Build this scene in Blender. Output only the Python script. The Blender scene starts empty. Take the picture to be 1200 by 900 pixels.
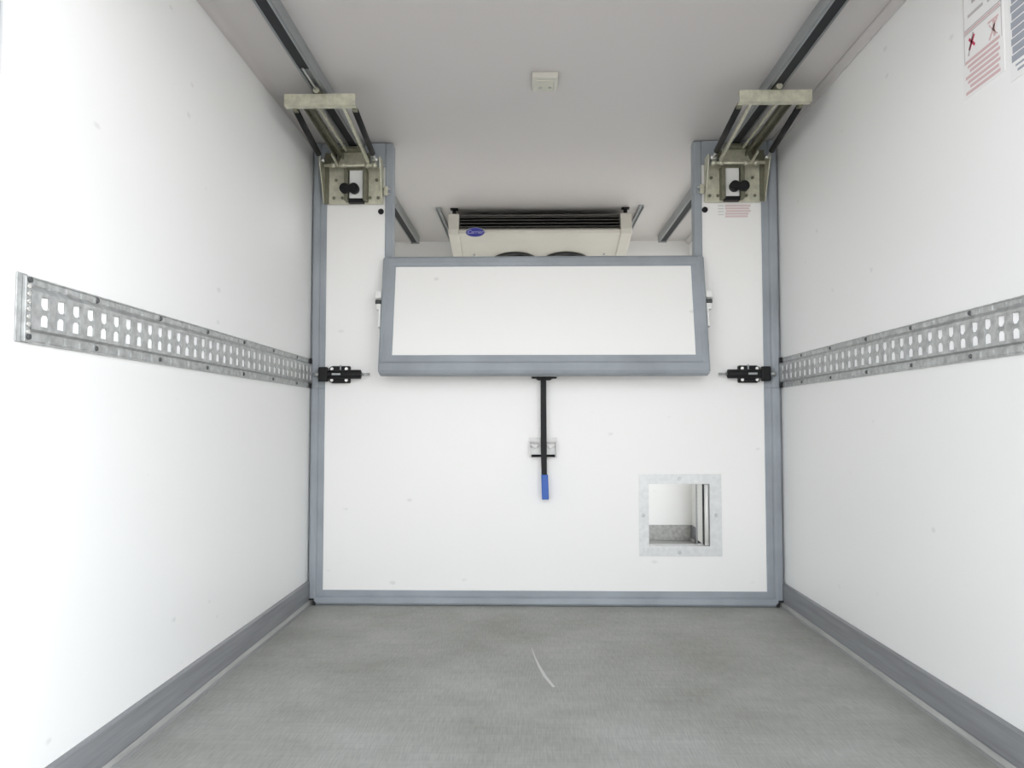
import bpy, bmesh, math
from mathutils import Vector, Matrix, Euler
R = math.radians
sc = bpy.context.scene
col = sc.collection

# ------------------------------------------------------------------ camera
cam_data = bpy.data.cameras.new('camera')
cam_data.sensor_width = 36.0
cam_data.lens = 28.0
cam_data.clip_start = 0.05
cam = bpy.data.objects.new('camera', cam_data)
cam.location = (0, 0, 0.837)
cam.rotation_euler = (R(90 + 2.8217), 0, R(1.2261))
col.objects.link(cam)
sc.camera = cam

# ------------------------------------------------------------------ sky (hazy overcast, bright towards a veiled sun)
SUN = Vector((0.74, 0.25, 0.67)).normalized()      # towards the veiled sun, high on the right of the truck
world = bpy.data.worlds.new('sky')
sc.world = world
world.use_nodes = True
nt = world.node_tree
nt.nodes.clear()
N, L = nt.nodes.new, nt.links.new
out = N('ShaderNodeOutputWorld'); bg = N('ShaderNodeBackground')
tc = N('ShaderNodeTexCoord'); sep = N('ShaderNodeSeparateXYZ')
L(tc.outputs['Generated'], sep.inputs[0])
ramp = N('ShaderNodeValToRGB')
ramp.color_ramp.elements[0].position = 0.0; ramp.color_ramp.elements[0].color = (0.97, 0.97, 0.97, 1)
ramp.color_ramp.elements[1].position = 0.8; ramp.color_ramp.elements[1].color = (0.80, 0.89, 1.0, 1)
L(sep.outputs['Z'], ramp.inputs[0])
dot = N('ShaderNodeVectorMath'); dot.operation = 'DOT_PRODUCT'
L(tc.outputs['Generated'], dot.inputs[0])
dot.inputs[1].default_value = SUN
mx = N('ShaderNodeMath'); mx.operation = 'MAXIMUM'; mx.inputs[1].default_value = 0; L(dot.outputs['Value'], mx.inputs[0])
pw = N('ShaderNodeMath'); pw.operation = 'POWER'; pw.inputs[1].default_value = 2.0; L(mx.outputs[0], pw.inputs[0])
mul = N('ShaderNodeMath'); mul.operation = 'MULTIPLY_ADD'; mul.inputs[1].default_value = 1.0; mul.inputs[2].default_value = 0.72
L(pw.outputs[0], mul.inputs[0])
hz = N('ShaderNodeMapRange'); hz.interpolation_type = 'SMOOTHSTEP'                     # haze: brighter towards the horizon, all round
hz.inputs['From Min'].default_value = 0.20; hz.inputs['From Max'].default_value = 0.70
hz.inputs['To Min'].default_value = 3.2; hz.inputs['To Max'].default_value = 0.8
L(sep.outputs['Z'], hz.inputs['Value'])
st_ = N('ShaderNodeMath'); st_.operation = 'MULTIPLY'; L(mul.outputs[0], st_.inputs[0]); L(hz.outputs[0], st_.inputs[1])
L(ramp.outputs[0], bg.inputs['Color']); L(st_.outputs[0], bg.inputs['Strength'])
L(bg.outputs[0], out.inputs[0])

sun_data = bpy.data.lights.new('sun', 'SUN')
sun_data.energy = 3.0; sun_data.angle = R(6); sun_data.color = (1.0, 0.965, 0.92)
sun = bpy.data.objects.new('sun', sun_data)
sun.rotation_euler = SUN.to_track_quat('Z', 'Y').to_euler()
sun.location = (8, 1, 8)
col.objects.link(sun)

vs = sc.view_settings
sc.display_settings.display_device = 'sRGB'
vs.view_transform = 'Standard'; vs.look = 'None'; vs.gamma = 1; vs.use_curve_mapping = False
vs.exposure = 0.71
sc.cycles.max_bounces = 16
sc.cycles.diffuse_bounces = 10
sc.cycles.glossy_bounces = 6

# ------------------------------------------------------------------ materials
def mat(name, color, rough=0.5, metal=0.0, noise=None, bump=None, spec=0.5):
    """noise = (scale xyz, amount, detail): uneven colour; bump = (scale xyz, strength, distance): fine relief."""
    m = bpy.data.materials.new(name); m.use_nodes = True
    t = m.node_tree; n = t.nodes; b = n['Principled BSDF']
    b.inputs['Base Color'].default_value = (*color, 1); b.inputs['Roughness'].default_value = rough
    b.inputs['Metallic'].default_value = metal; b.inputs['Specular IOR Level'].default_value = spec
    co = n.new('ShaderNodeTexCoord')
    if noise:
        mp = n.new('ShaderNodeMapping'); mp.inputs['Scale'].default_value = noise[0]
        t.links.new(co.outputs['Object'], mp.inputs[0])
        tx = n.new('ShaderNodeTexNoise'); tx.inputs['Scale'].default_value = 1; tx.inputs['Detail'].default_value = noise[2]
        t.links.new(mp.outputs[0], tx.inputs[0])
        cr = n.new('ShaderNodeValToRGB')
        cr.color_ramp.elements[0].position = 0.3; cr.color_ramp.elements[1].position = 0.7
        a = noise[1]
        cr.color_ramp.elements[0].color = (*[c * (1 - a) for c in color], 1)
        cr.color_ramp.elements[1].color = (*[min(1, c * (1 + a)) for c in color], 1)
        t.links.new(tx.outputs['Fac'], cr.inputs[0]); t.links.new(cr.outputs[0], b.inputs['Base Color'])
    if bump:
        mp = n.new('ShaderNodeMapping'); mp.inputs['Scale'].default_value = bump[0]
        t.links.new(co.outputs['Object'], mp.inputs[0])
        tx = n.new('ShaderNodeTexNoise'); tx.inputs['Scale'].default_value = 1; tx.inputs['Detail'].default_value = 3
        t.links.new(mp.outputs[0], tx.inputs[0])
        bp = n.new('ShaderNodeBump'); bp.inputs['Strength'].default_value = bump[1]; bp.inputs['Distance'].default_value = bump[2]
        t.links.new(tx.outputs['Fac'], bp.inputs['Height']); t.links.new(bp.outputs[0], b.inputs['Normal'])
    return m

def scuffed_white(name, color, rough):
    """white glass-fibre sheet: faint vertical ripple and a few small grey scuffs"""
    m = mat(name, color, rough, bump=((14, 14, 0.35), 0.10, 0.01))
    t = m.node_tree; n = t.nodes; b = n['Principled BSDF']
    co = n.new('ShaderNodeTexCoord')
    v = n.new('ShaderNodeTexVoronoi'); v.feature = 'F1'; v.inputs['Scale'].default_value = 4.2; v.inputs['Randomness'].default_value = 1
    w = n.new('ShaderNodeTexNoise'); w.inputs['Scale'].default_value = 24; w.inputs['Detail'].default_value = 4
    ad = n.new('ShaderNodeMath'); ad.operation = 'MULTIPLY_ADD'; ad.inputs[1].default_value = 0.16
    mp = n.new('ShaderNodeMapping'); mp.inputs['Scale'].default_value = (1, 1, 1.8)
    t.links.new(co.outputs['Object'], mp.inputs[0]); t.links.new(mp.outputs[0], v.inputs[0])
    t.links.new(co.outputs['Object'], w.inputs[0])
    t.links.new(w.outputs['Fac'], ad.inputs[0]); t.links.new(v.outputs['Distance'], ad.inputs[2])
    r = n.new('ShaderNodeMapRange'); r.inputs['From Min'].default_value = 0.10; r.inputs['From Max'].default_value = 0.145
    r.inputs['To Min'].default_value = 0.82; r.inputs['To Max'].default_value = 1.0
    t.links.new(ad.outputs[0], r.inputs['Value'])
    mm = n.new('ShaderNodeMix'); mm.data_type = 'RGBA'; mm.blend_type = 'MIX'
    mm.inputs['A'].default_value = (0.25, 0.25, 0.25, 1); mm.inputs['B'].default_value = (*color, 1)
    t.links.new(r.outputs[0], mm.inputs['Factor']); t.links.new(mm.outputs['Result'], b.inputs['Base Color'])
    return m

def floor_material():
    """grey anti-slip floor: fine woven ribs and cloudy wear"""
    m = bpy.data.materials.new('antislip_grey'); m.use_nodes = True
    t = m.node_tree; n = t.nodes; b = n['Principled BSDF']
    b.inputs['Roughness'].default_value = 0.62
    co = n.new('ShaderNodeTexCoord')
    big = n.new('ShaderNodeTexNoise'); big.inputs['Scale'].default_value = 2.6; big.inputs['Detail'].default_value = 7; big.inputs['Roughness'].default_value = 0.65
    t.links.new(co.outputs['Object'], big.inputs[0])
    mp = n.new('ShaderNodeMapping'); mp.inputs['Scale'].default_value = (210, 16, 1)
    t.links.new(co.outputs['Object'], mp.inputs[0])
    fine = n.new('ShaderNodeTexNoise'); fine.inputs['Scale'].default_value = 1; fine.inputs['Detail'].default_value = 2
    t.links.new(mp.outputs[0], fine.inputs[0])
    mp2 = n.new('ShaderNodeMapping'); mp2.inputs['Scale'].default_value = (3.5, 70, 1)
    t.links.new(co.outputs['Object'], mp2.inputs[0])
    line = n.new('ShaderNodeTexNoise'); line.inputs['Scale'].default_value = 1; line.inputs['Detail'].default_value = 2
    t.links.new(mp2.outputs[0], line.inputs[0])
    cr = n.new('ShaderNodeValToRGB')
    cr.color_ramp.elements[0].position = 0.32; cr.color_ramp.elements[0].color = (0.305, 0.305, 0.272, 1)
    cr.color_ramp.elements[1].position = 0.68; cr.color_ramp.elements[1].color = (0.420, 0.422, 0.400, 1)
    t.links.new(big.outputs['Fac'], cr.inputs[0])
    s = n.new('ShaderNodeMath'); s.operation = 'MULTIPLY_ADD'; s.inputs[1].default_value = 0.50; s.inputs[2].default_value = 0.66
    t.links.new(fine.outputs['Fac'], s.inputs[0])
    s2 = n.new('ShaderNodeMath'); s2.operation = 'MULTIPLY_ADD'; s2.inputs[1].default_value = 0.18
    t.links.new(line.outputs['Fac'], s2.inputs[0]); t.links.new(s.outputs[0], s2.inputs[2])
    mu = n.new('ShaderNodeMix'); mu.data_type = 'RGBA'; mu.blend_type = 'MULTIPLY'; mu.inputs['Factor'].default_value = 1
    t.links.new(cr.outputs[0], mu.inputs['A']); t.links.new(s2.outputs[0], mu.inputs['B'])
    t.links.new(mu.outputs['Result'], b.inputs['Base Color'])
    bp = n.new('ShaderNodeBump'); bp.inputs['Strength'].default_value = 0.2; bp.inputs['Distance'].default_value = 0.001
    t.links.new(fine.outputs['Fac'], bp.inputs['Height']); t.links.new(bp.outputs[0], b.inputs['Normal'])
    return m

M = dict(
    wall=scuffed_white('white_grp_wall', (0.855, 0.855, 0.845), 0.38),
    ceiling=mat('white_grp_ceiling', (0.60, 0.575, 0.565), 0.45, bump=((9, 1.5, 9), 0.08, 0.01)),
    panel=scuffed_white('white_panel', (0.92, 0.912, 0.895), 0.35),
    floor=floor_material(),
    ground=mat('pale_concrete_yard', (0.38, 0.36, 0.335), 0.9, noise=((1.3, 1.3, 1.3), 0.15, 6)),
    gasket=mat('grey_rubber_gasket', (0.315, 0.345, 0.375), 0.5, noise=((5, 5, 5), 0.12, 6)),
    kick=mat('grey_kick_plate', (0.235, 0.240, 0.250), 0.42, noise=((60, 3, 60), 0.16, 5)),
    toe=mat('grey_toe_strip', (0.27, 0.272, 0.268), 0.5, noise=((40, 3, 40), 0.15, 5)),
    lip=mat('pale_lip_highlight', (0.385, 0.385, 0.37), 0.45, 0.2, noise=((40, 5, 40), 0.2, 5)),
    alu=mat('dull_aluminium', (0.36, 0.38, 0.39), 0.42, 0.55, noise=((30, 2, 30), 0.08, 4)),
    rivet=mat('dark_rivet', (0.10, 0.105, 0.105), 0.5, 0.4),
    galv=mat('galvanised_steel', (0.50, 0.51, 0.505), 0.40, 0.6, noise=((45, 45, 45), 0.22, 4)),
    zinc=mat('yellow_passivated_zinc', (0.60, 0.59, 0.47), 0.42, 0.4, noise=((40, 40, 40), 0.16, 4)),
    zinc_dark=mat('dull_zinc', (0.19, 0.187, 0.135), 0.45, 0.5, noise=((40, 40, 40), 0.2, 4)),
    bright=mat('bright_plated_steel', (0.78, 0.78, 0.75), 0.22, 0.8),
    sticker=mat('white_plastic', (0.85, 0.85, 0.83), 0.35),
    black=mat('black_plastic', (0.013, 0.013, 0.014), 0.5, spec=0.22),
    slot=mat('black_brush_strip', (0.012, 0.013, 0.016), 0.7),
    fan=mat('black_fan', (0.02, 0.02, 0.02), 0.5),
    fin=mat('dark_fin', (0.10, 0.095, 0.09), 0.4, 0.5),
    blue=mat('blue_grip_rubber', (0.035, 0.12, 0.46), 0.45),
    badge=mat('blue_badge', (0.03, 0.035, 0.33), 0.3),
    cover=mat('cream_plastic_cover', (0.62, 0.595, 0.535), 0.35, noise=((6, 6, 6), 0.03, 4)),
    lens=mat('cream_lamp_lens', (0.56, 0.55, 0.47), 0.3), lamp=mat('cream_lamp_body', (0.60, 0.585, 0.52), 0.35),
    tongue=mat('white_slot_glint', (0.92, 0.92, 0.92), 0.3),  # white stands in for daylight reflected by the bent metal tongues
    red_print=mat('faded_red_print', (0.64, 0.46, 0.465), 0.5),
    strong_red=mat('red_print', (0.52, 0.07, 0.12), 0.5),
    grey_print=mat('grey_blue_print', (0.33, 0.35, 0.40), 0.5),
    pale_print=mat('pale_grey_print', (0.50, 0.47, 0.47), 0.5),
    paper=mat('sticker_film', (0.83, 0.825, 0.82), 0.4),
    dirt=mat('black_rubber_foot', (0.012, 0.013, 0.014), 0.7),
    scratch=mat('pale_scratch', (0.62, 0.62, 0.60), 0.6),
    steel=mat('rear_frame_steel', (0.42, 0.43, 0.44), 0.4, 0.5),
)

# ------------------------------------------------------------------ mesh helpers
class MB:
    """collects shapes in world coordinates; build() links them as ONE mesh object"""
    def __init__(self): self.bm = bmesh.new(); self.mi = 0
    def _tag(self, faces, smooth=False):
        for f in faces: f.material_index = self.mi; f.smooth = smooth
    def box(self, x0, x1, y0, y1, z0, z1):
        v = [self.bm.verts.new(p) for p in ((x0,y0,z0),(x1,y0,z0),(x1,y1,z0),(x0,y1,z0),(x0,y0,z1),(x1,y0,z1),(x1,y1,z1),(x0,y1,z1))]
        self._tag([self.bm.faces.new([v[i] for i in q]) for q in ((3,2,1,0),(4,5,6,7),(0,1,5,4),(1,2,6,5),(2,3,7,6),(3,0,4,7))])
        return self
    def cyl(self, p0, p1, r, seg=14, r1=None):
        p0, p1 = Vector(p0), Vector(p1); r1 = r if r1 is None else r1
        d = (p1 - p0).normalized(); a = d.orthogonal().normalized(); b = d.cross(a)
        rings = [[self.bm.verts.new(p + (a*math.cos(2*math.pi*i/seg) + b*math.sin(2*math.pi*i/seg))*q) for i in range(seg)] for p, q in ((p0,r),(p1,r1))]
        self._tag([self.bm.faces.new((rings[0][i], rings[0][(i+1)%seg], rings[1][(i+1)%seg], rings[1][i])) for i in range(seg)], True)
        self._tag([self.bm.faces.new(rings[0][::-1]), self.bm.faces.new(rings[1])])
        return self
    def prism(self, pts, axis, a0, a1, smooth=False):
        """polygon pts in the two other axes (cyclic x,y,z order kept), extruded along axis"""
        def P(u, v, w): return {'x': (w,u,v), 'y': (u,w,v), 'z': (u,v,w)}[axis]
        r0 = [self.bm.verts.new(P(u,v,a0)) for u, v in pts]; r1 = [self.bm.verts.new(P(u,v,a1)) for u, v in pts]
        n = len(pts)
        self._tag([self.bm.faces.new((r0[i], r0[(i+1)%n], r1[(i+1)%n], r1[i])) for i in range(n)], smooth)
        self._tag([self.bm.faces.new(r0[::-1]), self.bm.faces.new(r1)])
        return self
    def bar(self, p0, p1, w, h, up=(0,0,1)):
        """rectangular bar between two points, w sideways, h along up"""
        p0, p1 = Vector(p0), Vector(p1); d = (p1-p0).normalized(); s = d.cross(Vector(up)).normalized(); u = s.cross(d)
        c = [(-1,-1),(1,-1),(1,1),(-1,1)]
        r0 = [self.bm.verts.new(p0 + s*a*w/2 + u*b*h/2) for a,b in c]; r1 = [self.bm.verts.new(p1 + s*a*w/2 + u*b*h/2) for a,b in c]
        self._tag([self.bm.faces.new((r0[i], r0[(i+1)%4], r1[(i+1)%4], r1[i])) for i in range(4)] + [self.bm.faces.new(r0[::-1]), self.bm.faces.new(r1)])
        return self
    def poly(self, pts):
        self._tag([self.bm.faces.new([self.bm.verts.new(p) for p in pts])]); return self
    def build(self, name, mats, parent=None, bevel=0, label=None, origin=None):
        """parent: object whose world location is parent['_w']; origin: world origin of the new object (default parent's)"""
        bmesh.ops.recalc_face_normals(self.bm, faces=self.bm.faces[:])
        po = Vector(POS.get(parent.name, (0,0,0))) if parent else Vector((0,0,0))
        o_w = Vector(origin) if origin is not None else (po if parent else Vector((0,0,0)))
        if o_w.length: bmesh.ops.translate(self.bm, verts=self.bm.verts[:], vec=-o_w)
        me = bpy.data.meshes.new(name); self.bm.to_mesh(me); self.bm.free()
        for m in (mats if isinstance(mats, (list, tuple)) else [mats]): me.materials.append(m)
        o = bpy.data.objects.new(name, me); col.objects.link(o)
        if parent: o.parent = parent
        o.location = o_w - po
        POS[o.name] = tuple(o_w)
        if bevel:
            md = o.modifiers.new('bevel', 'BEVEL'); md.width = bevel; md.segments = 2; md.limit_method = 'ANGLE'; md.angle_limit = R(40)
        if label: o['label'] = label
        return o
POS = {}
def empty(name, loc, label, cat, group=None):
    o = bpy.data.objects.new(name, None); o.location = loc; o.empty_display_size = 0.1
    col.objects.link(o); POS[o.name] = tuple(loc); tag(o, label, cat, group); return o
def tag(o, label, cat, group=None):
    o['label'] = label; o['category'] = cat
    if group: o['group'] = group
    return o
def structure(o): o['kind'] = 'structure'; return o
def share(o, parent, world_loc):
    """another part with the same mesh at another place"""
    c = o.copy(); col.objects.link(c); c.parent = parent
    c.location = Vector(world_loc) - Vector(POS[parent.name]); POS[c.name] = tuple(world_loc); return c

# ------------------------------------------------------------------ the body of the truck
XL, XR, ZC = -1.026, 1.167, 2.169          # inner faces
Y0, YB = 1.497, 5.78                       # rear opening, front bulkhead
T = 0.07
structure(MB().box(-30, 30, -30, 30, -1.0, -0.95).build('ground', M['ground']))
structure(MB().box(XL-T, XR+T, Y0, YB+T, -T, 0).build('floor', M['floor']))
structure(MB().box(XL-T, XL, Y0, YB, 0, ZC).build('wall_left', M['wall']))
DY0, DY1, DZ = 4.35, 5.60, 2.08            # added side door, unseen behind the partition, letting daylight into the front compartment
w = MB(); w.box(XR, XR+T, Y0, DY0, 0, ZC); w.box(XR, XR+T, DY1, YB, 0, ZC); w.box(XR, XR+T, DY0, DY1, DZ, ZC)
structure(w.build('wall_right', M['wall']))
structure(MB().box(XL-T, XR+T, YB, YB+T, 0, ZC).build('wall_back', M['wall']))
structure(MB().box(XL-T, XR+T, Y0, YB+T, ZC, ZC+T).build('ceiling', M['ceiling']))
# rear door frame at the opening
structure(MB().box(XL-T, XL-0.001, Y0-0.09, Y0-0.006, -0.10, ZC+T).build('trim_1', M['steel'], bevel=0.004))
structure(MB().box(XR+0.001, XR+T, Y0-0.09, Y0-0.006, -0.10, ZC+T).build('trim_2', M['steel'], bevel=0.004))
structure(MB().box(XL-0.001, XR+0.001, Y0-0.09, Y0-0.006, ZC+0.002, ZC+T).build('trim_3', M['steel'], bevel=0.004))
structure(MB().box(XL-0.001, XR+0.001, Y0-0.09, Y0-0.006, -0.10, -0.004).build('trim_4', M['steel'], bevel=0.004))

def baseboard(name, wx, s, spans=((Y0, YB),)):
    b = MB(); l = MB()
    for ya, yb in spans:
        b.prism([(wx, 0), (wx + s*0.010, 0), (wx + s*0.010, 0.103), (wx + s*0.005, 0.109), (wx, 0.109)], 'y', ya, yb)
        l.prism([(wx + s*0.010, 0), (wx + s*0.024, 0), (wx + s*0.023, 0.006), (wx + s*0.017, 0.011), (wx + s*0.013, 0.020), (wx + s*0.010, 0.022)], 'y', ya, yb)
    o = structure(b.build(name, M['kick']))
    l.build('lip', M['toe'], o)
    e = MB()
    for ya, yb in spans: e.prism([(wx + s*0.0128, 0.0205), (wx + s*0.0175, 0.0115), (wx + s*0.0205, 0.0095), (wx + s*0.0200, 0.0125), (wx + s*0.0145, 0.0225)], 'y', ya, yb)
    e.build('lip_highlight', M['lip'], o, label='pale highlight painted along the lip')  # pale strip paints the highlight on the lip's upper edge
baseboard('baseboard_left', XL, 1)
baseboard('baseboard_right', XR, -1, ((Y0, DY0-0.031), (DY1+0.031, YB)))
structure(MB().box(XL+0.01, XR-0.01, YB-0.010, YB, 0, 0.109).build('baseboard_back', M['lip'], bevel=0.003))

# added unseen side door: frame and leaf swung back against the outside
df = MB()
df.box(XR-0.004, XR+T+0.004, DY0-0.03, DY0, 0.0, DZ+0.03); df.box(XR-0.004, XR+T+0.004, DY1, DY1+0.03, 0.0, DZ+0.03); df.box(XR-0.004, XR+T+0.004, DY0, DY1, DZ, DZ+0.03)
structure(df.build('added_trim_7', M['steel'], bevel=0.003))
structure(MB().box(XR+T+0.06, XR+T+0.12, DY1+0.05, DY1+0.97, -0.02, DZ+0.02).build('added_door_1', M['wall'], bevel=0.01))

# ceiling corner trims: a soft cove on the left, a small square strip on the right
cv = [(XL, ZC)] + [(XL + 0.028*(1-math.sin(a)), ZC - 0.028*(1-math.cos(a))) for a in [R(90)*i/14 for i in range(15)]]
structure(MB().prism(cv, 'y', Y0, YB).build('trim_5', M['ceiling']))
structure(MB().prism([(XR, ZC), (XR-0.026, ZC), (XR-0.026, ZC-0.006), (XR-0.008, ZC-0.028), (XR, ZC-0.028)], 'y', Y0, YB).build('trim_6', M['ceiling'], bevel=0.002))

# ------------------------------------------------------------------ ceiling tracks
def track(cx, s, label, segments):
    """s = +1: the inner side of the track lies towards +x"""
    t = empty('ceiling_track', (cx, 1.52, ZC), label, 'track', 'ceiling tracks for the bulkhead')
    zb = ZC - 0.048
    m = MB()
    X = lambda u: cx + s*u
    ye = 5.60
    for a, b in ((-0.026, -0.021), (0.015, 0.026)):       # two lips either side of the slot
        m.box(min(X(a),X(b)), max(X(a),X(b)), 1.52, ye, zb, zb+0.006)
    for a, b in ((-0.029, -0.024), (0.024, 0.029)):
        m.box(min(X(a),X(b)), max(X(a),X(b)), 1.52, ye, zb, ZC-0.0005)
    m.build('channel', M['alu'], t)
    for y0, y1 in segments:
        MB().box(min(X(-0.021),X(0.015)), max(X(-0.021),X(0.015)), y0, y1, zb+0.001, zb+0.009).build('slot_strip', M['slot'], t, label='black brush strip in the track slot')
    MB().box(min(X(-0.021),X(0.015)), max(X(-0.021),X(0.015)), 1.53, ye-0.01, zb+0.022, zb+0.026).build('web', M['alu'], t)
    MB().box(cx-0.031, cx+0.031, ye, ye+0.012, zb-0.006, ZC-0.0005).build('end_cap', M['alu'], t, bevel=0.003)
    return t
track(-0.811, 1, 'grey ceiling track with broken black slot running along the left wall', [(1.53, 2.815), (3.09, 5.59)])
track(0.946, -1, 'grey ceiling track with unbroken black slot running along the right wall', [(1.53, 5.59)])

# ------------------------------------------------------------------ perforated rails on the side walls
def rail(wx, s, ya, yb, label, first, with_cap):
    r = empty('lashing_rail', (wx, ya, 1.069), label, 'rail', 'perforated steel rails on the side walls')
    z0, z1 = 1.000, 1.138
    X = lambda d: wx + s*d
    m = MB()
    def bx(d0, d1, y0, y1, a, b): m.box(min(X(d0),X(d1)), max(X(d0),X(d1)), y0, y1, a, b)
    hat = 0.014; tp = 0.0025
    bx(0.0005, tp, ya, yb, z0, z0+0.026); bx(0.0005, tp, ya, yb, z1-0.020, z1)      # flanges
    for a, b in ((z0, z0+0.003), (z1-0.003, z1)): bx(tp, tp+0.003, ya, yb, a, b)   # rolled outer edges
    # sloping sides of the raised band
    m.prism([(X(0.0005), z0+0.026), (X(tp), z0+0.025), (X(hat), z0+0.029), (X(hat-tp), z0+0.032)], 'y', ya, yb)
    m.prism([(X(0.0005), z1-0.020), (X(tp), z1-0.019), (X(hat), z1-0.030), (X(hat-tp), z1-0.033)], 'y', ya, yb)
    # band with two holes in every cell
    za, zb = z0+0.029, z1-0.030
    p, hw = 0.058, 0.0140
    lo, hi = (1.0370, 1.0635), (1.0725, 1.1000)
    ys = []; k = 0
    while first + k*p + 0.02 < yb: 
        if first + k*p - 0.02 > ya: ys.append(first + k*p)
        k += 1
    bx(hat-tp, hat, ya, yb, za, lo[0]); bx(hat-tp, hat, ya, yb, hi[1], zb)
    prev = ya
    for y in ys + [None]:
        e = yb if y is None else y - hw
        bx(hat-tp, hat, prev, e, lo[0], hi[1])
        if y is not None:
            bx(hat-tp-0.004, hat-0.003, y-hw, y+hw, lo[1]-0.001, hi[0]+0.001)      # sunk bridge between the two holes
            prev = y + hw
    # embossed dashes along both flanges
    n = int((yb-ya)/0.058)
    for i in range(n):
        y = ya + 0.02 + i*0.058
        bx(tp, tp+0.0022, y, min(y+0.046, yb-0.002), z0+0.006, z0+0.020); bx(tp, tp+0.0022, y, min(y+0.046, yb-0.002), z1-0.0165, z1-0.0055)
    body = m.build('rail_body', M['galv'], r)
    # bent slot tongues, one insert per cell: tilted towards the rear opening, whitened for the glint
    proto = None
    for y in ys:
        if proto is None:
            q = MB()
            for (a, b), tz in ((lo, 1), (hi, -1)):
                pinch = b if tz == 1 else a
                q.mi = 0
                x_f, x_n = X(hat-tp-0.001), X(0.0035)
                pts = [(x_n, y-hw, a), (x_f, y+hw, a), (x_f, y+hw, b), (x_n, y-hw, b)]
                q.poly(pts)
                q.poly([(x_n + s*-0.001, y-hw, a), (x_f + s*-0.001, y+hw, a), (x_f + s*-0.001, y+hw, b), (x_n + s*-0.001, y-hw, b)])
            # pinched corners of the hourglass slot
            q.mi = 1
            for sg in (-1, 1):
                for (a, b), tz in ((lo, 1), (hi, -1)):
                    e = b if tz == 1 else a
                    yy = y + sg*hw
                    pts = [(yy, e - tz*(0.009 if sg < 0 else 0.006)), (yy, e), (yy - sg*(0.009 if sg < 0 else 0.005), e)]
                    q.prism([(X(hat-tp-0.0005), 0)]*0 or pts, 'x', X(hat-tp-0.0012), X(hat-0.0004))
            proto = q.build('slot_insert', [M['tongue'], M['galv']], r, origin=(wx, y, 1.069), label='slot tongues painted white for their glint')
        else:
            share(proto, r, (wx, y, 1.069))
    rv = None
    for i in range(7):
        y = ya + 0.26 + i*0.325
        if y > yb - 0.01: break
        for z in (z0+0.013, z1-0.011):
            if rv is None:
                rv = MB().cyl((X(tp), y, z), (X(tp+0.0055), y, z), 0.0075, 10, 0.005).build('rivet', M['rivet'], r, origin=(wx, y, z), label='dark rivet head')
            else: share(rv, r, (wx, y, z))
    for z in (z0+0.012, z1-0.010):
        e = MB().box(min(X(0.001),X(0.014)), max(X(0.001),X(0.014)), yb-0.018, yb, z-0.011, z+0.011).build('end_clip', M['black'], r, bevel=0.002, label='black clip at the rail end')
    if with_cap:
        c = MB()
        c.box(min(X(0.0005),X(0.0035)), max(X(0.0005),X(0.0035)), ya-0.034, ya-0.0005, z0, z1+0.003)
        c.box(min(X(0.0035),X(0.012)), max(X(0.0035),X(0.012)), ya-0.018, ya-0.0005, z0+0.002, z1-0.002)
        c.build('end_plate', M['galv'], r, bevel=0.0015, label='pale end plate with a row of studs')
        st = None
        for i in range(7):
            z = z0 + 0.022 + i*0.0155
            if st is None: st = MB().cyl((X(0.0120), ya-0.010, z), (X(0.0150), ya-0.010, z), 0.005, 10).build('stud', M['bright'], r, origin=(wx, ya-0.010, z))
            else: share(st, r, (wx, ya-0.010, z))
        for z in (z0+0.012, z1-0.010):
            MB().cyl((X(0.012), ya-0.008, z), (X(0.0165), ya-0.008, z), 0.006, 10).build('screw', M['rivet'], r)
    return r
rail(XL, 1, 1.592, 3.690, 'perforated galvanised rail along the left wall, its end plate in view', 1.636, True)
rail(XR, -1, 1.530, 3.690, 'perforated galvanised rail along the right wall, running out of the picture', 1.556, False)

# ------------------------------------------------------------------ movable bulkhead partition
YP = 3.715
bk = empty('bulkhead_partition', (0.07, YP+0.03, 0.0), 'white movable bulkhead panel edged in grey rubber across the truck body', 'partition')
bk['kind'] = 'thing'
PX0, PX1, PT = -0.957, 1.089, 2.112
NX0, NX1, NZ = -0.680, 0.812, 1.600       # panel edges at the notch
VX0, VX1, VZ0, VZ1 = 0.545, 0.838, 0.266, 0.564
m = MB()
ya, yb = YP, YP+0.06
m.box(PX0, VX0, ya, yb, 0.066, NZ); m.box(VX1, PX1, ya, yb, 0.066, NZ)
m.box(VX0, VX1, ya, yb, 0.066, VZ0); m.box(VX0, VX1, ya, yb, VZ1, NZ)
m.box(PX0, NX0, ya, yb, NZ, PT); m.box(NX1, PX1, ya, yb, NZ, PT)
m.build('panel', M['panel'], bk)
def gasket_v(x_in, x_out, z0, z1):
    """vertical strip: flat lip beside the panel, fat bulb along the outer edge"""
    s = 1 if x_out > x_in else -1; w = abs(x_out-x_in)
    pts = [(x_in, YP+0.06), (x_in, YP-0.006), (x_in+s*w*0.40, YP-0.007), (x_in+s*w*0.46, YP-0.016), (x_in+s*w*0.58, YP-0.021), (x_in+s*w*0.84, YP-0.021), (x_out-s*0.002, YP-0.014), (x_out, YP-0.004), (x_out, YP+0.06)]
    return MB().prism(pts, 'z', z0, z1).build('gasket', M['gasket'], bk, bevel=0.0015)
gasket_v(PX0, XL+0.004, 0.030, 1.0); gasket_v(PX0, XL+0.004, 1.0005, ZC-0.005)
gasket_v(PX1, XR-0.004, 0.030, 1.0); gasket_v(PX1, XR-0.004, 1.0005, ZC-0.005)
m = MB().prism([(YP+0.06, 0.066), (YP-0.006, 0.066), (YP-0.007, 0.042), (YP-0.020, 0.034), (YP-0.024, 0.012), (YP-0.018, 0.002), (YP+0.06, 0.002)], 'x', XL+0.032, XR-0.032)
m.build('gasket', M['gasket'], bk, bevel=0.0015)
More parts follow.
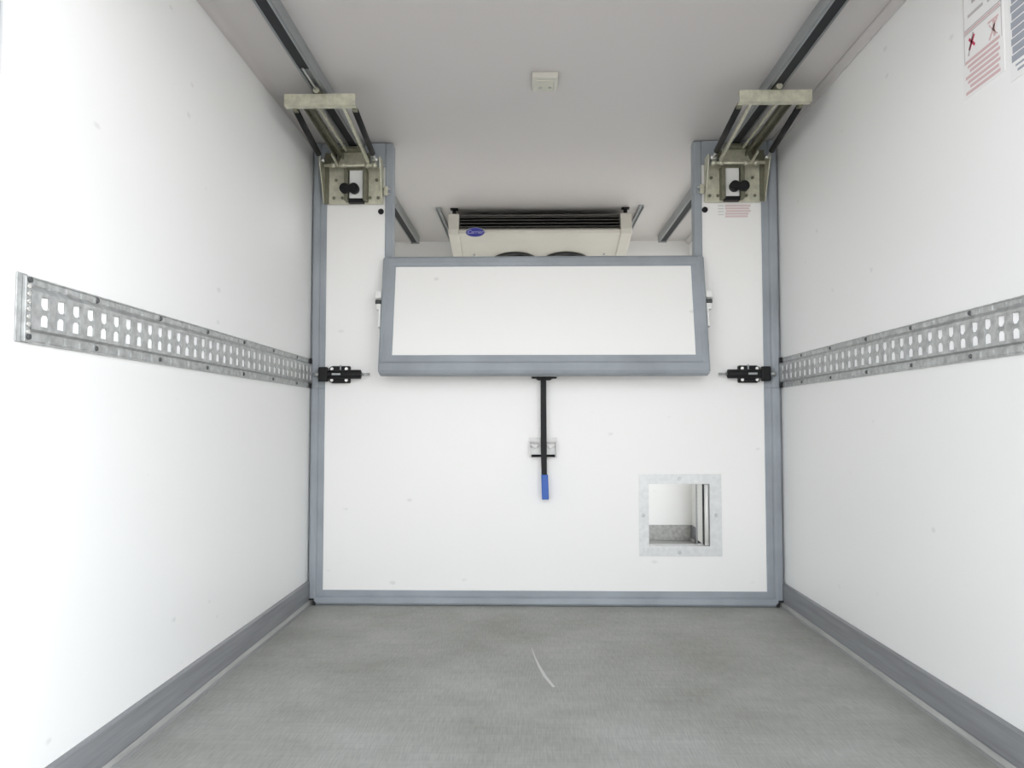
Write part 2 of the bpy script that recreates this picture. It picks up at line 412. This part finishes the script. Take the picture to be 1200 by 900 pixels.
for x0, x1 in ((NX0, NX0+0.037), (NX1-0.037, NX1)):        # edges of the opening
    g = MB(); g.box(x0, x1, YP-0.010, YP+0.06, NZ-0.03, ZC-0.004); g.build('gasket', M['gasket'], bk, bevel=0.006)
def top_gasket(x0, x1, tx):
    g = MB()
    g.box(x0, x1, YP-0.009, YP+0.06, 2.052, 2.114)
    g.box(x0, tx-0.034, YP-0.009, YP+0.06, 2.114, ZC-0.004); g.box(tx+0.034, x1, YP-0.009, YP+0.06, 2.114, ZC-0.004)
    g.build('gasket', M['gasket'], bk)
top_gasket(PX0, NX0, -0.811); top_gasket(NX1, PX1, 0.946)
for x, s in ((XL+0.010, 1), (XR-0.010, -1)):
    MB().box(min(x, x+s*0.024), max(x, x+s*0.024), YP-0.022, YP+0.05, 0.0235, 0.0295).build('foot', M['dirt'], bk)
    MB().prism([(x+s*0.019, 0.001), (x+s*0.031, 0.001), (x+s*0.034, 0.012), (x+s*0.021, 0.0225)], 'y', YP-0.026, YP+0.05).build('foot', M['dirt'], bk, label='black rubber foot')
for x, z in ((-0.700, 1.838), (0.826, 1.838)):
    MB().cyl((x, YP-0.006, z), (x, YP+0.001, z), 0.0135, 16).build('plug', M['black'], bk, label='round black plug')

# the folded-down hatch: hinged on the lower edge of the opening, leaning out at the bottom
HX0, HX1, HL = -0.679, 0.808, 0.570
th = math.atan2(0.118, 0.565)
hatch_pivot = Vector((0.0, YP-0.036, 1.612))
def hatch_part(mb, name, material, parent, bevel=0, label=None):
    """shapes are drawn hanging straight down from the pivot, then swung out"""
    rot = Matrix.Rotation(-th, 4, 'X')
    bmesh.ops.transform(mb.bm, matrix=Matrix.Translation(hatch_pivot) @ rot, verts=mb.bm.verts[:])
    return mb.build(name, material, parent, bevel, label)
hatch = hatch_part(MB().box(HX0+0.045, HX1-0.045, -0.004, 0.028, -HL+0.085, -0.046), 'hatch', M['panel'], bk, label='white hatch panel folded down in a grey rubber frame')
def hatch_edge(pts, axis, a0, a1):
    return hatch_part(MB().prism(pts, axis, a0, a1), 'gasket', M['gasket'], hatch, 0.004)
hatch_edge([(-0.012, -0.050), (-0.019, -0.036), (-0.019, -0.014), (-0.008, 0.0), (0.028, 0.0), (0.028, -0.050)], 'x', HX0+0.004, HX1-0.004)
hatch_edge([(-0.012, -HL+0.090), (-0.016, -HL+0.056), (-0.026, -HL+0.050), (-0.028, -HL+0.014), (-0.018, -HL), (0.028, -HL), (0.028, -HL+0.090)], 'x', HX0+0.006, HX1-0.006)
for x, s in ((HX0, 1), (HX1, -1)):
    hatch_edge([(x+s*0.060, -0.010), (x+s*0.036, -0.014), (x+s*0.022, -0.022), (x+s*0.006, -0.020), (x, -0.008), (x, 0.028), (x+s*0.060, 0.028)], 'z', -HL+0.012, -0.008)
    # catch on the side of the hatch: white block over a dark pin
    c = MB().box(min(x-s*0.001, x-s*0.030), max(x-s*0.001, x-s*0.030), -0.012, 0.012, -0.206, -0.174)
    cat = hatch_part(c, 'catch', M['sticker'], hatch, 0.002, 'small white catch')
    hatch_part(MB().cyl((x-s*0.001, 0.002, -0.222), (x-s*0.028, 0.002, -0.220), 0.010, 12), 'catch', M['rivet'], hatch, 0, 'dark catch pin')
    hatch_part(MB().box(min(x-s*0.001, x-s*0.022), max(x-s*0.001, x-s*0.022), -0.008, 0.012, -0.262, -0.233), 'catch', M['sticker'], hatch, 0.002)
    hatch_part(MB().box(min(x-s*0.0005, x-s*0.010), max(x-s*0.0005, x-s*0.010), -0.010, 0.024, -0.345, -0.262), 'strike_plate', M['sticker'], hatch, 0.001, 'white strike plate')

# slide bolts
def slide_bolt(cx, s, label):
    """s = +1: the bolt shoots towards -x (left wall)"""
    X = lambda u: cx + s*u
    y = YP
    bm_ = MB().prism([(X(-0.036), 1.024), (X(0.047), 1.024), (X(0.049), 1.030), (X(0.049), 1.099), (X(0.046), 1.104), (X(-0.036), 1.104), (X(-0.050), 1.096), (X(-0.050), 1.032)], 'y', y-0.022, y-0.0005)
    b = bm_.build('slide_bolt', M['black'], bk, 0.003, label)
    MB().box(min(X(-0.092),X(-0.050)), max(X(-0.092),X(-0.050)), y-0.056, y-0.0235, 1.030, 1.098).build('hub', M['black'], b, 0.006)
    MB().cyl((X(-0.060), y-0.034, 1.064), (X(0.102), y-0.034, 1.064), 0.021, 18).build('barrel', M['black'], b, 0.002)
    MB().cyl((X(0.101), y-0.034, 1.064), (X(0.143), y-0.034, 1.064), 0.006, 12).build('rod', M['galv'], b, label='bare steel rod')
    MB().cyl((X(-0.118), y-0.034, 1.064), (X(-0.091), y-0.034, 1.064), 0.010, 12, ).build('bolt_tip', M['galv'], b, label='steel bolt tip')
    MB().box(min(X(-0.028),X(0.012)), max(X(-0.028),X(0.012)), y-0.060, y-0.052, 1.0595, 1.0685).build('thumb_tab', M['alu'], b, 0.001, 'grey thumb tab')
    MB().box(min(X(0.002),X(0.008)), max(X(0.002),X(0.008)), y-0.030, y-0.020, 1.084, 1.108).build('spring_clip', M['alu'], b, 0.001)
    for u, z in ((-0.036, 1.090), (0.032, 1.090), (-0.036, 1.038), (0.032, 1.038)):
        MB().cyl((X(u), y-0.027, z), (X(u), y-0.020, z), 0.0075, 12, 0.0085).build('screw', M['bright'], b, label='bright screw head')
slide_bolt(-0.884, 1, 'black slide bolt with four bright screws beside the left rail')
slide_bolt(1.016, -1, 'black slide bolt with four bright screws beside the right rail')

# pressure vent
fr = MB()
y = YP-0.0035
FX0, FX1, FZ0, FZ1 = 0.508, 0.886, 0.226, 0.602
hx0, hx1, hz0, hz1 = 0.552, 0.832, 0.272, 0.557
for x0, x1, z0, z1 in ((FX0, hx0, FZ0, FZ1), (hx1, FX1, FZ0, FZ1), (hx0, hx1, FZ0, hz0), (hx0, hx1, hz1, FZ1)): fr.box(x0, x1, y, YP-0.0004, z0, z1)
pale = mat('pale_alu_sheet', (0.70, 0.71, 0.71), 0.38, 0.25, noise=((50, 50, 50), 0.07, 5))
vent = fr.build('vent_frame', pale, bk, label='pale aluminium frame round a square vent opening')
sl = MB(); t_ = 0.003; e = YP+0.16
for x0, x1, z0, z1 in ((hx0-t_, hx0, hz0-t_, hz1+t_), (hx1, hx1+t_, hz0-t_, hz1+t_), (hx0, hx1, hz0-t_, hz0), (hx0, hx1, hz1, hz1+t_)): sl.box(x0, x1, YP+0.0002, e if x0 == hx1 else YP+0.062, z0, z1)
sl.build('sleeve', pale, vent)
MB().cyl((0.820, YP+0.012, hz0+0.002), (0.820, YP+0.012, hz1-0.002), 0.0095, 16).build('flap_roller', M['sticker'], vent, label='white vertical bar at the vent edge')
MB().box(0.8085, 0.8110, YP+0.018, YP+0.048, hz0+0.004, hz1-0.004).build('flap', M['slot'], vent, label='dark flap pushed open')
MB().box(0.8085, 0.8190, YP+0.050, YP+0.155, hz0+0.004, hz1-0.004).build('flap_edge', M['sticker'], vent)
for x, z in ((0.694, 0.581), (0.692, 0.243), (0.526, 0.413), (0.861, 0.413)):
    MB().cyl((x, y-0.003, z), (x, y+0.001, z), 0.0075, 12, 0.009).build('screw', M['galv'], vent)

# red printed label on the right column
lb = MB().box(0.885, 1.052, YP-0.0012, YP-0.0002, 1.790, 1.868).build('label', M['panel'], bk)
pr = MB()
for i, (a, b) in enumerate(((0.921, 1.040), (0.921, 1.034), (0.925, 1.040), (0.921, 1.030), (0.921, 1.026))): pr.box(a, b, YP-0.0016, YP-0.0011, 1.852-i*0.0125, 1.861-i*0.0125)
pr.build('print', mat('faint_red_print', (0.74, 0.60, 0.59), 0.5), lb, label='faded red lettering')
pr = MB()
for i in range(4): pr.box(0.888, 0.914, YP-0.0016, YP-0.0011, 1.855-i*0.014, 1.859-i*0.014)
pr.build('print', mat('faint_grey_print', (0.66, 0.65, 0.64), 0.5), lb, label='thin grey lettering')

# spring clip that keeps the lever on the panel
cl = MB()
cl.box(0.000, 0.129, YP-0.006, YP-0.0005, 0.746, 0.770)
for x in (0.000, 0.124): cl.box(x, x+0.005, YP-0.026, YP-0.0005, 0.680, 0.757)
cl.box(0.004, 0.125, YP-0.028, YP-0.008, 0.752, 0.757)
cl.box(0.004, 0.125, YP-0.026, YP-0.006, 0.735, 0.739)
cl.prism([(0.008, 0.735), (0.030, 0.720), (0.044, 0.735)], 'y', YP-0.022, YP-0.018); cl.prism([(0.120, 0.735), (0.098, 0.720), (0.084, 0.735)], 'y', YP-0.022, YP-0.018)
cl.build('lever_clip', mat('clip_steel', (0.55, 0.55, 0.54), 0.45, 0.5), bk, label='grey steel clip holding the lever')
MB().box(0.010, 0.119, YP-0.0022, YP-0.0003, 0.684, 0.733).build('clip_plate', M['sticker'], bk)

# black T-shaped lever
lv = empty('locking_lever', (0.069, YP-0.04, 0.486), 'black T-shaped lever with blue grip hanging in front of the white panel', 'lever')
m = MB().prism([(0.053, 1.042), (0.0535, 0.72), (0.057, 0.595), (0.082, 0.595), (0.081, 0.72), (0.079, 1.042)], 'y', YP-0.048, YP-0.036)
m.build('bar', M['black'], lv, 0.002)
MB().box(0.012, 0.127, YP-0.075, YP-0.030, 1.0425, 1.050).build('head_plate', M['black'], lv, 0.002)
MB().prism([(0.030, 1.0420), (0.108, 1.0420), (0.096, 1.034), (0.042, 1.034)], 'y', YP-0.060, YP-0.0485).build('head_plate', M['black'], lv, 0.001)
MB().cyl((0.011, YP-0.030, 0.687), (0.119, YP-0.030, 0.687), 0.006, 12).build('crossbar', M['black'], lv)
MB().prism([(0.0555, 0.602), (0.0585, 0.488), (0.0900, 0.488), (0.0865, 0.602)], 'y', YP-0.056, YP-0.028).build('grip', M['blue'], lv, 0.004, 'blue rubber grip')

# ------------------------------------------------------------------ lifting brackets between the tracks and the bulkhead
def lifting_bracket(cx, s, label):
    """u grows towards the middle of the truck (s = +1 on the left)"""
    X = lambda u: cx + s*u
    t = empty('lifting_bracket', (cx, YP-0.004, 1.87), label, 'bracket', 'lifting brackets at the bulkhead top')
    def BX(mb, u0, u1, *r): return mb.box(min(X(u0),X(u1)), max(X(u0),X(u1)), *r)
    y = YP-0.0105
    BX(MB(), -0.134, 0.124, y-0.005, y, 1.870, 2.049).build('mounting_plate', M['zinc'], t, 0.001)
    for u, top, out_ in ((-0.158, 2.075, 0.10), (0.118, 2.075, 0.085)):      # gusset plates
        g = MB().prism([(y-0.0055, 1.872), (y-0.0055, 2.078), (y-out_, top), (y-out_, top-0.03), (y-0.012, 1.872)], 'x', min(X(u),X(u+0.004)), max(X(u),X(u+0.004)))
        g.build('gusset', M['zinc'], t)
    BX(MB(), -0.158, -0.1345, y-0.009, y-0.0055, 1.872, 2.049).build('flange', M['zinc_dark'], t)
    # roller housing: bright block between two cheeks, two black rollers
    h = BX(MB(), -0.030, 0.034, y-0.040, y-0.0055, 1.890, 2.022).build('roller_housing', M['sticker'], t, 0.003, 'white roller housing')
    for u in (-0.052, 0.036):
        BX(MB(), u, u+0.018, y-0.055, y-0.0055, 1.878, 2.026).build('cheek', M['zinc_dark'], h, 0.002)
    BX(MB(), -0.034, 0.036, y-0.036, y-0.0055, 1.870, 1.8895).build('cheek', M['black'], h)
    for u in (-0.046, -0.004):
        r_ = MB().cyl((X(u), y-0.074, 1.930), (X(u), y-0.041, 1.930), 0.024, 22).build('roller', M['black'], h, 0.003, 'black rubber roller')
        MB().cyl((X(u), y-0.078, 1.930), (X(u), y-0.0745, 1.930), 0.007, 10).build('roller', M['black'], h)
    for u, z in ((-0.110, 1.900), (-0.070, 1.900), (0.062, 1.900), (0.100, 1.900), (-0.100, 1.985), (0.092, 1.985)):
        MB().cyl((X(u), y-0.010, z), (X(u), y-0.004, z), 0.008, 6).build('bolt', M['zinc_dark'], t)
    BX(MB(), -0.152, 0.062, y-0.016, y-0.0005, 2.0500, 2.1130).build('shade_plate', M['zinc_dark'], t)  # dark plate added for the shadowed gasket behind the springs
    # shaft and hinged tongue
    MB().cyl((X(-0.140), y-0.075, 2.034), (X(0.108), y-0.075, 2.034), 0.0075, 14).build('shaft', M['zinc'], t)
    for u in (-0.105, -0.060, 0.052, 0.086):
        MB().cyl((X(u), y-0.075, 2.034), (X(u+0.018), y-0.075, 2.034), 0.012, 14).build('collar', M['zinc'], t)
    g = MB().prism([(X(-0.074), 0.0), (X(0.070), 0.0), (X(0.048), 0.0), (X(0.048), 0.0)][:2] + [(X(0.055), 0.05), (X(0.046), 0.086), (X(-0.048), 0.086), (X(-0.058), 0.05)], 'y', 0, 0.004)
    bmesh.ops.transform(g.bm, matrix=Matrix.Translation((0, y-0.078, 2.040)) @ Matrix.Rotation(R(-16), 4, 'X'), verts=g.bm.verts[:])
    g.build('tongue', M['zinc'], t, 0.001)
    BX(MB(), -0.062, 0.050, y-0.10, y-0.03, 2.1215-0.022, 2.1215-0.004).build('saddle', M['zinc_dark'], t, 0.003)
    # front beam under the track, with trolley
    yb_ = 3.0
    m = BX(MB(), -0.134, 0.141, yb_, yb_+0.003, 2.063, 2.108)
    BX(m, -0.134, 0.141, yb_+0.003, yb_+0.035, 2.105, 2.108); BX(m, -0.134, 0.141, yb_+0.003, yb_+0.035, 2.063, 2.066)
    m.build('beam', M['zinc'], t)
    BX(MB(), -0.040, 0.030, yb_-0.004, yb_-0.0005, 2.066, 2.106).build('beam_plate', M['zinc'], t, 0.001)
    BX(MB(), -0.016, 0.010, yb_-0.02, yb_+0.055, 2.1085, 2.1205).build('trolley', M['zinc_dark'], t, 0.002)
    MB().cyl((X(-0.004), yb_-0.024, 2.113), (X(-0.004), yb_-0.0205, 2.113), 0.012, 12).build('trolley_bolt', M['zinc'], t)
    if s > 0: MB().cyl((X(-0.005), yb_-0.20, 2.1160), (X(-0.003), yb_-0.0205, 2.1160), 0.004, 8).build('trolley_rod', M['galv'], t)
    # gas springs
    for (u0, u1) in ((-0.103, -0.150), (0.130, 0.098)):
        p0, p1 = Vector((X(u0), yb_+0.040, 2.066)), Vector((X(u1), y-0.082, 2.058))
        d = p1 - p0
        sp = MB().cyl(p0 + d*0.04, p0 + d*0.86, 0.0125, 16).build('gas_spring', M['black'], t, label='black gas spring')
        MB().cyl(p0 + d*0.86, p1, 0.006, 12).build('piston_rod', M['galv'], sp)
        MB().box(p0.x-0.009, p0.x+0.009, p0.y-0.004, p0.y+0.024, p0.z-0.009, p0.z+0.009).build('eye', M['zinc_dark'], sp, 0.002)
        MB().cyl((p1.x-0.014, p1.y, p1.z), (p1.x+0.014, p1.y, p1.z), 0.010, 12).build('eye', M['bright'], sp, label='bright pin end')
    # parallel arms
    a = MB().bar((X(-0.050), yb_+0.037, 2.083), (X(-0.068), y-0.07, 2.086), 0.034, 0.004)
    a.bar((X(-0.066), yb_+0.037, 2.072), (X(-0.084), y-0.07, 2.075), 0.003, 0.022); a.bar((X(-0.034), yb_+0.037, 2.072), (X(-0.052), y-0.07, 2.075), 0.003, 0.022)
    a.build('arm', M['zinc_dark'], t, label='dull olive channel arm')
    MB().bar((X(0.088), yb_+0.037, 2.074), (X(0.068), y-0.088, 2.044), 0.012, 0.012).build('arm', M['zinc'], t)
    MB().bar((X(-0.012), yb_+0.037, 2.074), (X(-0.030), y-0.11, 2.092), 0.007, 0.010).build('arm', M['zinc'], t)
    MB().bar((X(-0.084), y-0.16, 2.058), (X(-0.074), y-0.079, 2.030), 0.007, 0.010).build('link', M['zinc'], t)
    # side latch towards the opening
    for z in (1.918, 1.942):
        MB().cyl((X(0.1245), y-0.007, z), (X(0.158), y-0.007, z), 0.005, 10).build('latch_pin', M['galv'], t)
    BX(MB(), 0.1285, 0.146, y-0.019, y-0.0125, 1.908, 1.952).build('latch_block', M['zinc'], t, 0.002)
    return t
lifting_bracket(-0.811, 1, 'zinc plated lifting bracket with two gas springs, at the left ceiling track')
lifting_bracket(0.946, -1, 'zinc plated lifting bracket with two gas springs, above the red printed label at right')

# ------------------------------------------------------------------ cooling unit on the ceiling behind the bulkhead
ev = empty('evaporator_unit', (0.07, 4.85, ZC-0.04), 'cream slimline cooling unit under the ceiling behind the hatch opening', 'cooling unit')
EX0, EX1 = -0.430, 0.562
m = MB()
m.prism([(4.853, 2.030), (4.846, 2.022), (4.850, 2.004), (5.66, 1.802), (5.70, 1.815), (5.70, 2.128), (5.30, 2.128), (5.30, 2.05), (4.90, 2.050)], 'x', EX0, EX1)
m.build('housing', M['cover'], ev, 0.002)
MB().box(EX0, EX1, 4.875, 5.29, 2.118, 2.128).build('top_plate', M['fin'], ev)
MB().box(EX0+0.001, EX1-0.001, 4.985, 5.295, 2.0515, 2.117).build('coil', M['slot'], ev, label='black coil behind the louvres')
for z in (2.050, 2.070, 2.090, 2.108):
    MB().box(EX0+0.001, EX1-0.001, 4.868, 4.984, z, z+0.004).build('louver', M['fin'], ev)
for x0, x1 in ((EX0-0.066, EX0-0.0005), (EX1+0.0005, EX1+0.070)):
    MB().prism([(4.846, 2.128), (4.840, 2.030), (4.846, 1.998), (5.66, 1.792), (5.71, 1.800), (5.71, 2.128)], 'x', x0, x1).build('end_cover', M['cover'], ev, 0.006)
    xm = (x0+x1)/2
    MB().cyl((xm, 4.885, 2.1285), (xm, 4.885, ZC-0.0005), 0.012, 14).build('mount', M['black'], ev)
    MB().box(xm-0.024, xm+0.024, 4.865, 4.905, ZC-0.008, ZC-0.0005).build('mount', M['black'], ev, 0.002)
    MB().cyl((xm, 5.55, 2.1285), (xm, 5.55, ZC-0.0005), 0.012, 14).build('mount', M['black'], ev)
# two fans set into the sloping underside
sl_n = Vector((0, -0.2019, -0.81)).normalized()           # faces down and slightly to the rear
for fx in (-0.092, 0.243):
    c = Vector((fx, 5.252, 2.004 - (5.252-4.85)*0.2494))
    q = sl_n
    f = MB().cyl(c + q*0.002, c + q*0.016, 0.165, 40, 0.158).build('fan', M['fan'], ev, label='round black fan')
    side = Vector((1, 0, 0)); fw = q.cross(side)
    for k in range(5):
        a0 = 2*math.pi*k/5
        d = side*math.cos(a0) + fw*math.sin(a0)
        MB().bar(c + q*0.022 + d*0.03, c + q*0.022 + d*0.148, 0.055, 0.003, up=(q + d.cross(q)*0.4)).build('fan_blade', M['fan'], f)
    MB().cyl(c + q*0.016, c + q*0.034, 0.034, 20).build('fan_hub', M['fan'], f)
for x in (EX0+0.075, EX1-0.075):
    MB().cyl((x, 5.13, 1.9360), (x, 5.13, 1.9250), 0.007, 10).build('screw', M['galv'], ev)
# oval badge on the front edge
bc = Vector((-0.330, 4.842, 2.010))
g = MB().prism([(bc.x + 0.057*math.cos(2*math.pi*i/36), bc.z + 0.027*math.sin(2*math.pi*i/36)) for i in range(36)], 'y', bc.y-0.003, bc.y+0.002)
bd = g.build('badge', M['badge'], ev, label='blue oval badge with white script', origin=bc)
rg = MB()
for i in range(36):
    p = lambda k, r: (bc.x + 0.059*r*math.cos(2*math.pi*k/36), bc.y-0.0036, bc.z + 0.029*r*math.sin(2*math.pi*k/36))
    rg.poly([p(i,0.93), p(i+1,0.93), p(i+1,1.02), p(i,1.02)])
rg.build('rim', M['grey_print'], bd)
fc = bpy.data.curves.new('lettering', 'FONT'); fc.body = 'Carrier'; fc.size = 0.033; fc.align_x = 'CENTER'; fc.align_y = 'CENTER'; fc.shear = 0.3; fc.extrude = 0.0003
tmp = bpy.data.objects.new('lettering_curve', fc); col.objects.link(tmp)
me = bpy.data.meshes.new_from_object(tmp.evaluated_get(bpy.context.evaluated_depsgraph_get()))
bpy.data.objects.remove(tmp)
me.materials.clear(); me.materials.append(mat('pale_blue_script', (0.42, 0.43, 0.66), 0.4))
fo = bpy.data.objects.new('lettering', me); col.objects.link(fo); fo.parent = bd
fo.location = (0, -0.0042, 0.001); fo.rotation_euler = (R(90), 0, 0)

# two light mounting strips on the ceiling beside the cooling unit
for x0, x1, y0, lab in ((-0.574, -0.545, 4.84, 'thin aluminium mounting strip on the ceiling left of the cooling unit'), (0.674, 0.703, 4.82, 'thin aluminium mounting strip on the ceiling right of the cooling unit')):
    m = MB()
    m.box(x0, x0+0.005, y0, 5.74, ZC-0.020, ZC-0.0005); m.box(x1-0.005, x1, y0, 5.74, ZC-0.020, ZC-0.0005); m.box(x0+0.005, x1-0.005, y0, 5.74, ZC-0.006, ZC-0.0005)
    o = m.build('mounting_strip', M['alu'], origin=((x0+x1)/2, y0, ZC))
    tag(o, lab, 'strip', 'mounting strips on the ceiling')

# ------------------------------------------------------------------ ceiling lamp
lp = empty('ceiling_lamp', (0.063, 3.03, ZC), 'small cream rectangular lamp fixed to the white ceiling', 'lamp')
MB().prism([(2.960, ZC-0.0005), (2.962, ZC-0.018), (2.970, ZC-0.022), (3.105, ZC-0.016), (3.110, ZC-0.0005)], 'x', 0.013, 0.113).build('lamp_base', M['lamp'], lp, 0.003)
MB().box(0.028, 0.098, 2.985, 3.085, ZC-0.0255, ZC-0.0175).build('lens', M['lens'], lp, 0.004, label='cream lens')
for x in (0.045, 0.082): MB().cyl((x, 3.045, ZC-0.0275), (x, 3.045, ZC-0.0245), 0.007, 10).build('screw', M['lip'], lp)

# ------------------------------------------------------------------ stickers on the right wall
st = MB().box(XR-0.0012, XR-0.0002, 1.935, 2.120, 1.700, 2.030).build('warning_sticker', M['paper'], origin=(XR, 2.03, 1.708))
tag(st, 'white sticker with faded red warnings and two pictograms, high on the right wall', 'sticker')
def print_on(name, parent, material, rects, label=None):
    m = MB()
    for r_ in rects:
        if len(r_) == 4: m.box(XR-0.0018, XR-0.0012, *r_)
        else:
            (y0, z0), (y1, z1), w = r_[0], r_[1], r_[2]
            m.bar((XR-0.0018, y0, z0), (XR-0.0018, y1, z1), 0.0008, w, up=(0, -(z1-z0), (y1-y0)))
    o = m.build(name, material, parent, label=label)
    if name == 'print': o['kind'] = 'stuff'
    return o
a, b = 1.942, 2.110
print_on('print', st, M['pale_print'], [(a, a+0.002, 1.79, 2.02), (b-0.002, b, 1.79, 2.02), (a, b, 1.868, 1.871), (a, b, 1.880, 1.883), (a, b, 2.018, 2.02),
    (2.030, 2.070, 1.940, 1.985), (1.965, 2.000, 1.905, 1.955), (2.02, 2.09, 1.910, 1.918)], 'thin grey frame lines')
print_on('print', st, M['red_print'], [(1.948, 2.106, 1.873, 1.878)] + [(1.952+0.006*(i % 2), 2.106-0.010*(i % 3), 1.790-0.0138*i, 1.798-0.0138*i) for i in range(7)], 'faded red lettering')
for q in (((2.062, 1.855), (2.086, 1.822), 0.008), ((2.086, 1.852), (2.060, 1.826), 0.007)): print_on('cross_stroke', st, M['strong_red'], [q], 'red stroke of a crossed-out pictogram')
print_on('print', st, M['red_print'], [((1.960, 1.848), (1.995, 1.804), 0.006), (1.955, 2.000, 1.848, 1.853), ((1.975, 1.848), (1.972, 1.806), 0.009), ((1.960, 1.806), (1.994, 1.842), 0.003)], 'faded red pictogram')
print_on('print', st, M['pale_print'], [((2.066, 1.862), (2.074, 1.842), 0.007), ((2.078, 1.840), (2.090, 1.808), 0.006)], 'grey figure')
st2 = MB().box(XR-0.0012, XR-0.0002, 1.660, 1.914, 1.660, 1.990).build('notice_sticker', M['paper'], origin=(XR, 1.79, 1.66))
tag(st2, 'sticker covered in grey blue print at the right edge of the picture', 'sticker')
print_on('print', st2, M['grey_print'], [(1.670, 1.906-0.004*(i % 2), 1.704+0.0205*i, 1.721+0.0205*i) for i in range(13)] + [(1.67, 1.885, 1.676, 1.682), (1.67, 1.892, 1.690, 1.695)], 'grey blue lettering')

# ------------------------------------------------------------------ scratch on the floor
sp = [(0.008, 3.02), (0.020, 2.90), (0.034, 2.79), (0.052, 2.68), (0.078, 2.575)]
m = MB()
for i in range(4):
    (x0, y0), (x1, y1) = sp[i], sp[i+1]; w0, w1 = (0.001, 0.0025, 0.0045, 0.006, 0.005)[i:i+2]
    m.poly([(x0-w0, y0, 0.0006), (x1-w1, y1, 0.0006), (x1+w1, y1, 0.0006), (x0+w0, y0, 0.0006)])
sobj = m.build('scratch', M['scratch'], bpy.data.objects['floor'], label='pale curved scratch')
